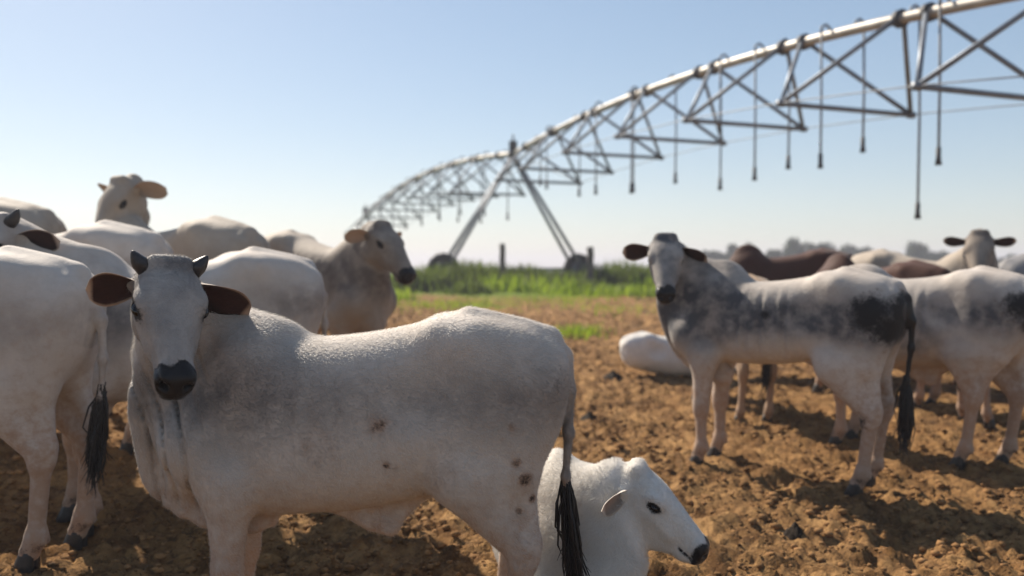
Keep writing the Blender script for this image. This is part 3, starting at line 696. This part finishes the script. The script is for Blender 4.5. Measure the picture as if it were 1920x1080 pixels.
cattle('cow', (1.90, 7.45), (-.16, .98), .90, h=.022, graze=True, coat='tan', grey=.3, dirt_bounce=.3, label='tan cow seen between the legs of the black-rumped heifer', group='brown cattle at right')
cattle('cow', (3.05, 9.6), (-1, .1), 1.02, h=.025, graze=True, coat='red', grey=.3, label='red-brown back behind the black-rumped heifer, nearest the horizon trees', group='brown cattle at right')
cattle('cow', (3.40, 8.05), (-.55, .83), .97, h=.02, graze=True, coat='red', grey=.3, label='red-brown cow with rounded rump in front of the cream cow', group='brown cattle at right')
cattle('cow', (4.25, 7.15), (.93, .36), .88, h=.02, graze=True, coat='red', grey=.3, label='dark brown back just below the far white face at right', group='brown cattle at right')
cattle('cow', (4.10, 8.62), (.6, -.8), 1.02, h=.018, coat='cream', grey=.2, poll=W(1837, 440, 7.95), muzzle=W(1836, 528, 7.68), face_grey=.75, hump=.3, ear_tilt=.06, crest=(.62, -.05, 1.32),
       label='cream cow far right facing the viewer with dark ears', group=WZ)
cattle('cow', (5.75, 8.9), (1, .15), 1.0, h=.025, coat='grey', grey=.8, label='grey rump blurred at the right edge of the herd', group=WZ)
cattle('calf', (1.66, 9.25), (.97, .22), .66, h=.014, coat='calf', grey=.05, lying=True, dirt_bounce=.1, switch=False, label='white calf curled on the soil beyond the looking heifer', cat='calf', group='lying white calves', fat=1.15, curled=True)

# ---------------------------------------------------------------- the irrigation machine
M_GALV = simple_mat('galvanised_steel', (.17, .19, .22), .5, .5, .35, nscale=3, var=.3, bmp=0)
M_PIPE = simple_mat('weathered_pipe', (.40, .37, .33), .5, .4, .3, nscale=2.5, var=.35, bmp=0)
M_HOSE = simple_mat('grey_hose', (.16, .17, .19), .6, .3, nscale=5, bmp=0)
M_DARK = simple_mat('dark_fitting', (.045, .045, .05), .6, .3, nscale=10, bmp=0)
M_TYRE = simple_mat('tyre', (.018, .018, .018), .85, .2, nscale=15)
D0 = 20.9
piv = empty('irrigation_machine', (0, 0, 0)); tag(piv, 'long arched irrigation pipe on steel towers with hanging hoses crossing the sky', 'irrigation machine')
UD = unit((.046, -.115, 0)); CD = np.array([-UD[1], UD[0], 0]); BAY = D0*math.hypot(.046, .115)
T1 = np.array([D0*(.119-.046*2.55), D0*(1+.115*2.55), 5.23])
I0, I1 = -2.55, 6.0
def pipe1(i):
    u = (i-I0)/(I1-I0); p = T1+UD*BAY*(i-I0); p[2] = 5.23-.83*u+.78*4*u*(1-u); return p
LEN2 = 22.0
def pipe2(i):
    u = (I0-i)/(LEN2/BAY); p = T1+UD*BAY*(i-I0); p[2] = 5.23-.62*u+.70*4*u*(1-u); return p
def part(name, pts, r, mat, parent=piv, n=8):
    v, f = tube(pts, r, n); return mesh_obj(name, v, f, mat, parent)
def rods(prof, bars, first, last, r=.011):
    for s in (-1, 1):
        ch = [prof(first)+CD*.1*s]+[prof(i)+CD*1.33*s+np.array([0, 0, -1.24]) for i in bars]+[prof(last)+CD*.1*s]
        part('truss_rod', ch, r, M_GALV, n=5)
def truss(prof, i, r=.042):
    b = prof(i)+np.array([0, 0, -1.25]); e = [b+CD*1.33*s for s in (-1, 1)]
    part('crossbar', e, r, M_GALV)
    for s in (0, 1):
        for k in (-.40, .40): part('strut', [e[s]-UD*.02*k, prof(i+k)+CD*(.06 if s else -.06)], r*.92, M_GALV)
        part('joint_plate', [e[s]-CD*.06, e[s]+CD*.06], .06, M_GALV, n=6)
    for k in (-.40, .40): q = prof(i+k); part('pipe_flange', [q-UD*.05, q+UD*.05], .135, M_DARK, n=14)
part('pipe', [pipe1(i) for i in np.linspace(I0, I1, 48)], .083, M_PIPE, n=14)
part('pipe', [pipe2(i) for i in np.linspace(I0, I0-LEN2/BAY, 40)], .083, M_PIPE, n=12)
BARS1 = [-1.75, -1, 0, 1, 2, 3, 4, 5]; BARS2 = [I0-.9-k*1.02 for k in range(8)]
for i in BARS1: truss(pipe1, i)
for i in BARS2: truss(pipe2, i, .038)
rods(pipe1, BARS1, I0, I1); rods(pipe2, BARS2, I0, I0-LEN2/BAY)
def drop(prof, i, zb, side):
    t = prof(i); o = CD*.17*side
    part('gooseneck', [t+(0, 0, .05), t+(0, 0, .12), t+o*.5+(0, 0, .17), t+o+(0, 0, .12), t+o+(0, 0, .02)], .024, M_GALV, n=7)
    hse = part('drop_hose', [t+o+(0, 0, .02), t+o*1.02+np.array([.01, 0, (zb-t[2])*.5]), np.array([*(t+o)[:2], zb])], .019, M_HOSE, n=7)
    part('sprinkler', [np.array([*(t+o)[:2], zb+.20]), np.array([*(t+o)[:2], zb+.05]), np.array([*(t+o)[:2], zb-.04])], [.036, .036, .05], M_DARK, hse, 8)
for k, (px, py) in enumerate([(1703, 405), (1774, 305), (1600, 280), (1552, 312), (1462, 312), (1428, 335), (1336, 352), (1362, 245), (1253, 340), (1195, 360), (1175, 357), (1128, 362), (1075, 365), (1035, 352), (1003, 345)]):
    q = (px-960)/FPX; i = (q-.119)/(.046+.115*q); d = D0*(1-.115*i); drop(pipe1, i, W(px, py, d)[2], -1 if k % 2 else 1)
for k in range(16):
    i = I0-.35-k*.5; t = pipe2(i); drop(pipe2, i, t[2]-1.9-.5*random.random(), -1 if k % 2 else 1)
def tower(top, half=2.3, name=None):
    top = np.asarray(top, float); feet = []
    for s in (-1, 1):
        g = top+CD*half*s; g[2] = float(gz(g[0], g[1])); ax_ = g+(0, 0, .55); feet.append(ax_)
        for k in (-.22, .22): part('tower_leg', [top+UD*k*.4-(0, 0, .05), ax_+UD*k*1.6], .060, M_GALV)
        w = empty_part = mesh_obj('wheel', *wheel_mesh(g+(0, 0, .53)), M_TYRE, piv)
        v, f = tube([g+(0, 0, .53)-UD*.10, g+(0, 0, .53)+UD*.10], .27, 14); mesh_obj('rim', v, f, M_GALV, w)
        v, f = box(g+np.array([0, 0, .62])+UD*.3, (.34, .34, .36)); mesh_obj('gearbox', v, f, M_DARK, piv, False)
    part('base_beam', feet, .055, M_GALV)
    v, f = box(top+np.array([0, 0, .16]), (.26, .26, .50)); mesh_obj('control_box', v, f, M_DARK, piv, False)
    part('mast', [top+(0, 0, .3), top+(0, 0, .62)], .03, M_DARK)
def wheel_mesh(c):
    V, F = [], []; nr, nc = 28, 8
    for i in range(nr):
        a = 2*math.pi*i/nr; rd = CD*math.cos(a)+np.array([0, 0, math.sin(a)]); lug = .025 if i % 2 else 0
        for j in range(nc):
            b = 2*math.pi*j/nc; V.append(c+rd*(.41+(.12+lug)*math.cos(b))+UD*.15*math.sin(b))
    for i in range(nr):
        for j in range(nc): F.append((i*nc+j, ((i+1) % nr)*nc+j, ((i+1) % nr)*nc+(j+1) % nc, i*nc+(j+1) % nc))
    return V, F
tower(T1); tower(pipe2(I0-LEN2/BAY)); tower(pipe1(I1))

# ---------------------------------------------------------------- dung on the soil
M_DUNG = simple_mat('dung', (.028, .020, .014), .9, .15, nscale=25, var=.5, bmp=.8, bd=.02)
for px, py, r, lab in ((1106, 787, .085, 'dark dung pat on the soil behind the hanging tail'), (1150, 716, .10, 'dark dung pat on the soil left of the curled white calf'), (1495, 1008, .06, 'small dark dung clump on lit soil right of the calf nose')):
    d = 2560/(py-430); c = np.array([(px-960)/FPX*d, d, 0]); V, F = [], []; nr, nc = 6, 18
    for i in range(nr):
        for j in range(nc):
            a = 2*math.pi*j/nc; q = r*(i/(nr-1))*(1+.18*math.sin(3*a+px)+.10*math.sin(7*a)); x_, y_ = c[0]+q*math.cos(a), c[1]+q*math.sin(a)
            V.append((x_, y_, float(gz(x_, y_)+ground_detail(c[0], c[1]))+.05*(1-(i/(nr-1))**2)*(1+.25*math.sin(5*a+i*2))-.01*i/(nr-1)*3))
    for i in range(nr-1):
        for j in range(nc): F.append((i*nc+j, (i+1)*nc+j, (i+1)*nc+(j+1) % nc, i*nc+(j+1) % nc))
    tag(mesh_obj('dung_pat', V, F, M_DUNG), lab, 'dung', 'dung pats on the soil')

# ---------------------------------------------------------------- fence posts
M_WOOD = simple_mat('grey_wood', (.11, .095, .085), .9, .1, nscale=6, var=.5)
for (px, py, d, r, lab) in ((942, 457, 24.6, .085, 'thin grey wooden post standing in the grass under the steel tower'), (1107, 463, 24.0, .10, 'thick grey wooden post in the grass beside the tower wheel')):
    t = W(px, py, d); g = float(gz(t[0], t[1]))-.12; n = 7
    pts = [np.array([t[0]+.01*math.sin(3*k), t[1], g+(t[2]-g)*k/(n-1)]) for k in range(n)]
    v, f = tube(pts, [r*(1.05-.12*k/(n-1)+.05*random.random()) for k in range(n)], 9); tag(mesh_obj('fence_post', v, f, M_WOOD), lab, 'post', 'fence posts in the grass')

# ---------------------------------------------------------------- grass beyond the trampled soil
def grass_mat(f=1.0):
    m, nt, b = new_mat('grass', .6, .25); tc = N(nt, 'ShaderNodeTexCoord'); n1 = noise(nt, .9, 4, .6, tc.outputs['Object'])
    gi = N(nt, 'ShaderNodeAttribute', attribute_name='tone')
    c = mixc(nt, ramp(nt, n1, .3, .7), (.075*f, .14*f, .010), (.20*f, .27*f, .016)); c = mixc(nt, gi.outputs['Fac'], c, (.30*f, .32*f, .03)); nt.links.new(c, b.inputs['Base Color'])
    tr = N(nt, 'ShaderNodeBsdfTranslucent'); nt.links.new(mixc(nt, .5, c, (.36*f, .52*f, .03)), tr.inputs[0]); mx = N(nt, 'ShaderNodeMixShader'); mx.inputs[0].default_value = .45
    nt.links.new(b.outputs[0], mx.inputs[1]); nt.links.new(tr.outputs[0], mx.inputs[2]); nt.links.new(mx.outputs[0], nt.nodes['Material Output'].inputs[0]); return m
M_GRASS = grass_mat(); M_WEED = grass_mat(.42)
def blades(name, x, y, hgt, lean, wid, label, mat=None):
    n = len(x); z = gz(x, y)+ground_detail(x, y)-.02; a = rng.random(n)*6.283; l = lean*(.3+rng.random(n))
    dx, dy = np.cos(a)*l*hgt, np.sin(a)*l*hgt; wx, wy = -np.sin(a)*wid, np.cos(a)*wid
    b = np.stack([x, y, z], 1); m = b+np.stack([dx*.35, dy*.35, hgt*.6], 1); t = b+np.stack([dx, dy, hgt], 1); w = np.stack([wx, wy, np.zeros(n)], 1)
    V = np.stack([b-w, b+w, m+w*.8, m-w*.8, t], 1).reshape(-1, 3); k = np.arange(n)[:, None]*5
    F = np.concatenate([k+np.array([[0, 1, 2]]), k+np.array([[0, 2, 3]]), k+np.array([[3, 2, 4]])])
    me = fast_mesh(name, V, F); at = me.attributes.new('tone', 'FLOAT', 'POINT'); at.data.foreach_set('value', np.repeat(rng.random(n)**2, 5).astype(np.float32))
    me.materials.append(mat or M_GRASS); tag(link(name, me), label, 'grass', kind='stuff')
n = 90000; y = 19+20*rng.random(n)**1.15; x = (rng.random(n)*2-1)*(.62*y+1.5)
tx = []
for px, py, nn_, sp in ((1085, 626, 260, .20), (1060, 632, 130, .18), (800, 578, 300, .5), (1150, 585, 160, .5), (1010, 566, 350, .7), (900, 575, 220, .5), (1090, 560, 350, .6), (620, 601, 300, .4)):
    d = 2560/(py-430); tx.append(((px-960)/FPX*d+rng.normal(size=nn_)*sp, d+rng.normal(size=nn_)*sp*1.3))
edge = y+(vnoise(x*.30+4, y*.5+8)-.5)*13; k = edge > GRASS_EDGE-.4+1.2*rng.random(n); x, y = x[k], y[k]; nt_ = len(x)
x = np.concatenate([x]+[q[0] for q in tx]); y = np.concatenate([y]+[q[1] for q in tx])
blades('grass', x, y, (.10+.22*rng.random(len(x)))*(1+.8*(vnoise(x*.8, y*.8) > .62))*np.where(np.arange(len(x)) < nt_, 1, .38), .6, np.where(np.arange(len(x)) < nt_, .020, .008), 'bright green grass strip beyond the brown trampled soil')
def weed(px, d, hgt, spread, nn_):
    X0 = (px-960)/FPX*d; x = X0+rng.normal(size=nn_)*spread; y = d+rng.normal(size=nn_)*spread; r2 = ((x-X0)**2+(y-d)**2)/(spread*2.2)**2
    return x, y, np.maximum(.15, hgt*(1-.6*np.clip(r2, 0, 1)))*(.55+.5*rng.random(nn_))
ws = [weed(px, d, hh, sp, 520) for px, d, hh, sp in ((775, 24, .75, .4), (812, 25, .80, .5), (868, 25.5, .98, .45), (905, 24.5, .9, .4), (935, 25, .85, .5), (985, 25.5, .85, .5), (1015, 26, .7, .5), (1050, 25.5, .7, .5), (1130, 25, .85, .5), (1165, 25.5, .95, .6), (1200, 25, .85, .5),
      (1240, 25.5, .8, .5), (1330, 26, .8, .6), (1850, 24, .8, .7), (600, 25, .7, .6), (400, 25.5, .8, .6), (1090, 23.3, .45, .4), (880, 22.2, .35, .3), (1560, 26, .7, .7), (1700, 26, .8, .7))]
for q in ws: pass
blades('tall_weeds', *(np.concatenate([q[j] for q in ws]) for j in range(3)), .45, .03, 'tall leafy weeds along the far edge of the grass', M_WEED)

# ---------------------------------------------------------------- trees on the horizon
M_LEAF = simple_mat('leaves', (.050, .075, .030), .7, .2, nscale=.8, var=.5, bmp=0)
M_BARK = simple_mat('bark', (.08, .06, .045), .9, .1, nscale=4)
def tree(px, top, d, wide, lab):
    p = W(px, top, d); g = float(gz(p[0], p[1])); H = p[2]-g; r = np.random.default_rng(int(px)); wd = wide/FPX*d*.5
    root = empty('tree', (p[0], p[1], g)); tag(root, lab, 'tree', 'trees on the horizon')
    parts = [tube([(0, 0, -.2), (.05, 0, H*.3), (-.05, .1, H*.6), (0, 0, H*.85)], [.16, .13, .09, .03], 7)]
    for _ in range(5): a = r.random()*6.28; parts.append(tube([(0, 0, H*(.3+.3*r.random())), (wd*.45*math.cos(a), wd*.45*math.sin(a), H*(.55+.2*r.random()))], [.07, .02], 5))
    v, f = join(parts); mesh_obj('trunk', v, f, M_BARK, root)
    nc = 9; cs = np.stack([r.normal(size=nc)*wd*.45, r.normal(size=nc)*wd*.45, H*(.50+.34*r.random(nc))], 1); rad = H*(.11+.09*r.random(nc))
    nl = 1500; w = r.integers(0, nc, nl); q = r.normal(size=(nl, 3)); q /= np.linalg.norm(q, axis=1)[:, None]; c = cs[w]+q*rad[w][:, None]*(.5+.6*r.random((nl, 1)))
    c[:, 2] = np.minimum(c[:, 2], H*1.0)
    a = r.normal(size=(nl, 3)); a /= np.linalg.norm(a, axis=1)[:, None]; b = np.cross(a, r.normal(size=(nl, 3))); b /= np.linalg.norm(b, axis=1)[:, None]; sz = .16+.18*r.random((nl, 1))
    V = np.stack([c-a*sz, c+b*sz*.6, c+a*sz, c-b*sz*.6], 1).reshape(-1, 3); F = np.arange(nl*4).reshape(-1, 4)
    me = fast_mesh('crown', V, F); me.materials.append(M_LEAF); link('crown', me, root)
for px, top, wide, lab in ((1338, 470, 46, 'small hazy tree on the horizon right of the heifer hump'), (1386, 452, 40, 'slender hazy tree on the horizon, taller than its neighbours, beside the hump'), (1428, 468, 60, 'low spreading tree on the horizon just left of the red back'),
        (1470, 458, 60, 'rounded hazy tree on the horizon above the red-brown back'), (1506, 447, 62, 'broadest and tallest hazy tree on the horizon, above the heifer loin'), (1552, 455, 58, 'hazy tree on the horizon above the black rump patch'),
        (1590, 458, 50, 'hazy tree on the horizon just right of the black rump'), (1628, 462, 46, 'hazy tree on the horizon behind the cream cow rump'), (1712, 450, 44, 'lone rounded tree behind the cream cow back'), (1895, 476, 60, 'hazy tree at the right edge behind the cream cow head'), (1770, 470, 50, 'low tree on the horizon left of the cream cow head')):
    tree(px, top, 105+20*random.random(), wide, lab)

# ---------------------------------------------------------------- the air
def haze():
    x0, x1, y0, y1, z0, z1 = -620, 620, -40, 920, -2.2, 14
    V = [(x, y, z) for x in (x0, x1) for y in (y0, y1) for z in (z0, z1)]
    me = bpy.data.meshes.new('haze'); me.from_pydata(V, [], [(0, 1, 3, 2), (4, 6, 7, 5), (0, 4, 5, 1), (2, 3, 7, 6), (0, 2, 6, 4), (1, 5, 7, 3)]); me.update()
    m = bpy.data.materials.new('haze'); m.use_nodes = True; nt = m.node_tree; nt.nodes.clear(); out = nt.nodes.new('ShaderNodeOutputMaterial')
    v = nt.nodes.new('ShaderNodeVolumePrincipled'); v.inputs['Color'].default_value = (.84, .84, .95, 1); v.inputs['Density'].default_value = .0021; v.inputs['Anisotropy'].default_value = .2
    nt.links.new(v.outputs[0], out.inputs['Volume']); me.materials.append(m); o = link('haze', me); tag(o, 'thin pale haze over the field and horizon', 'haze', kind='stuff')
haze()
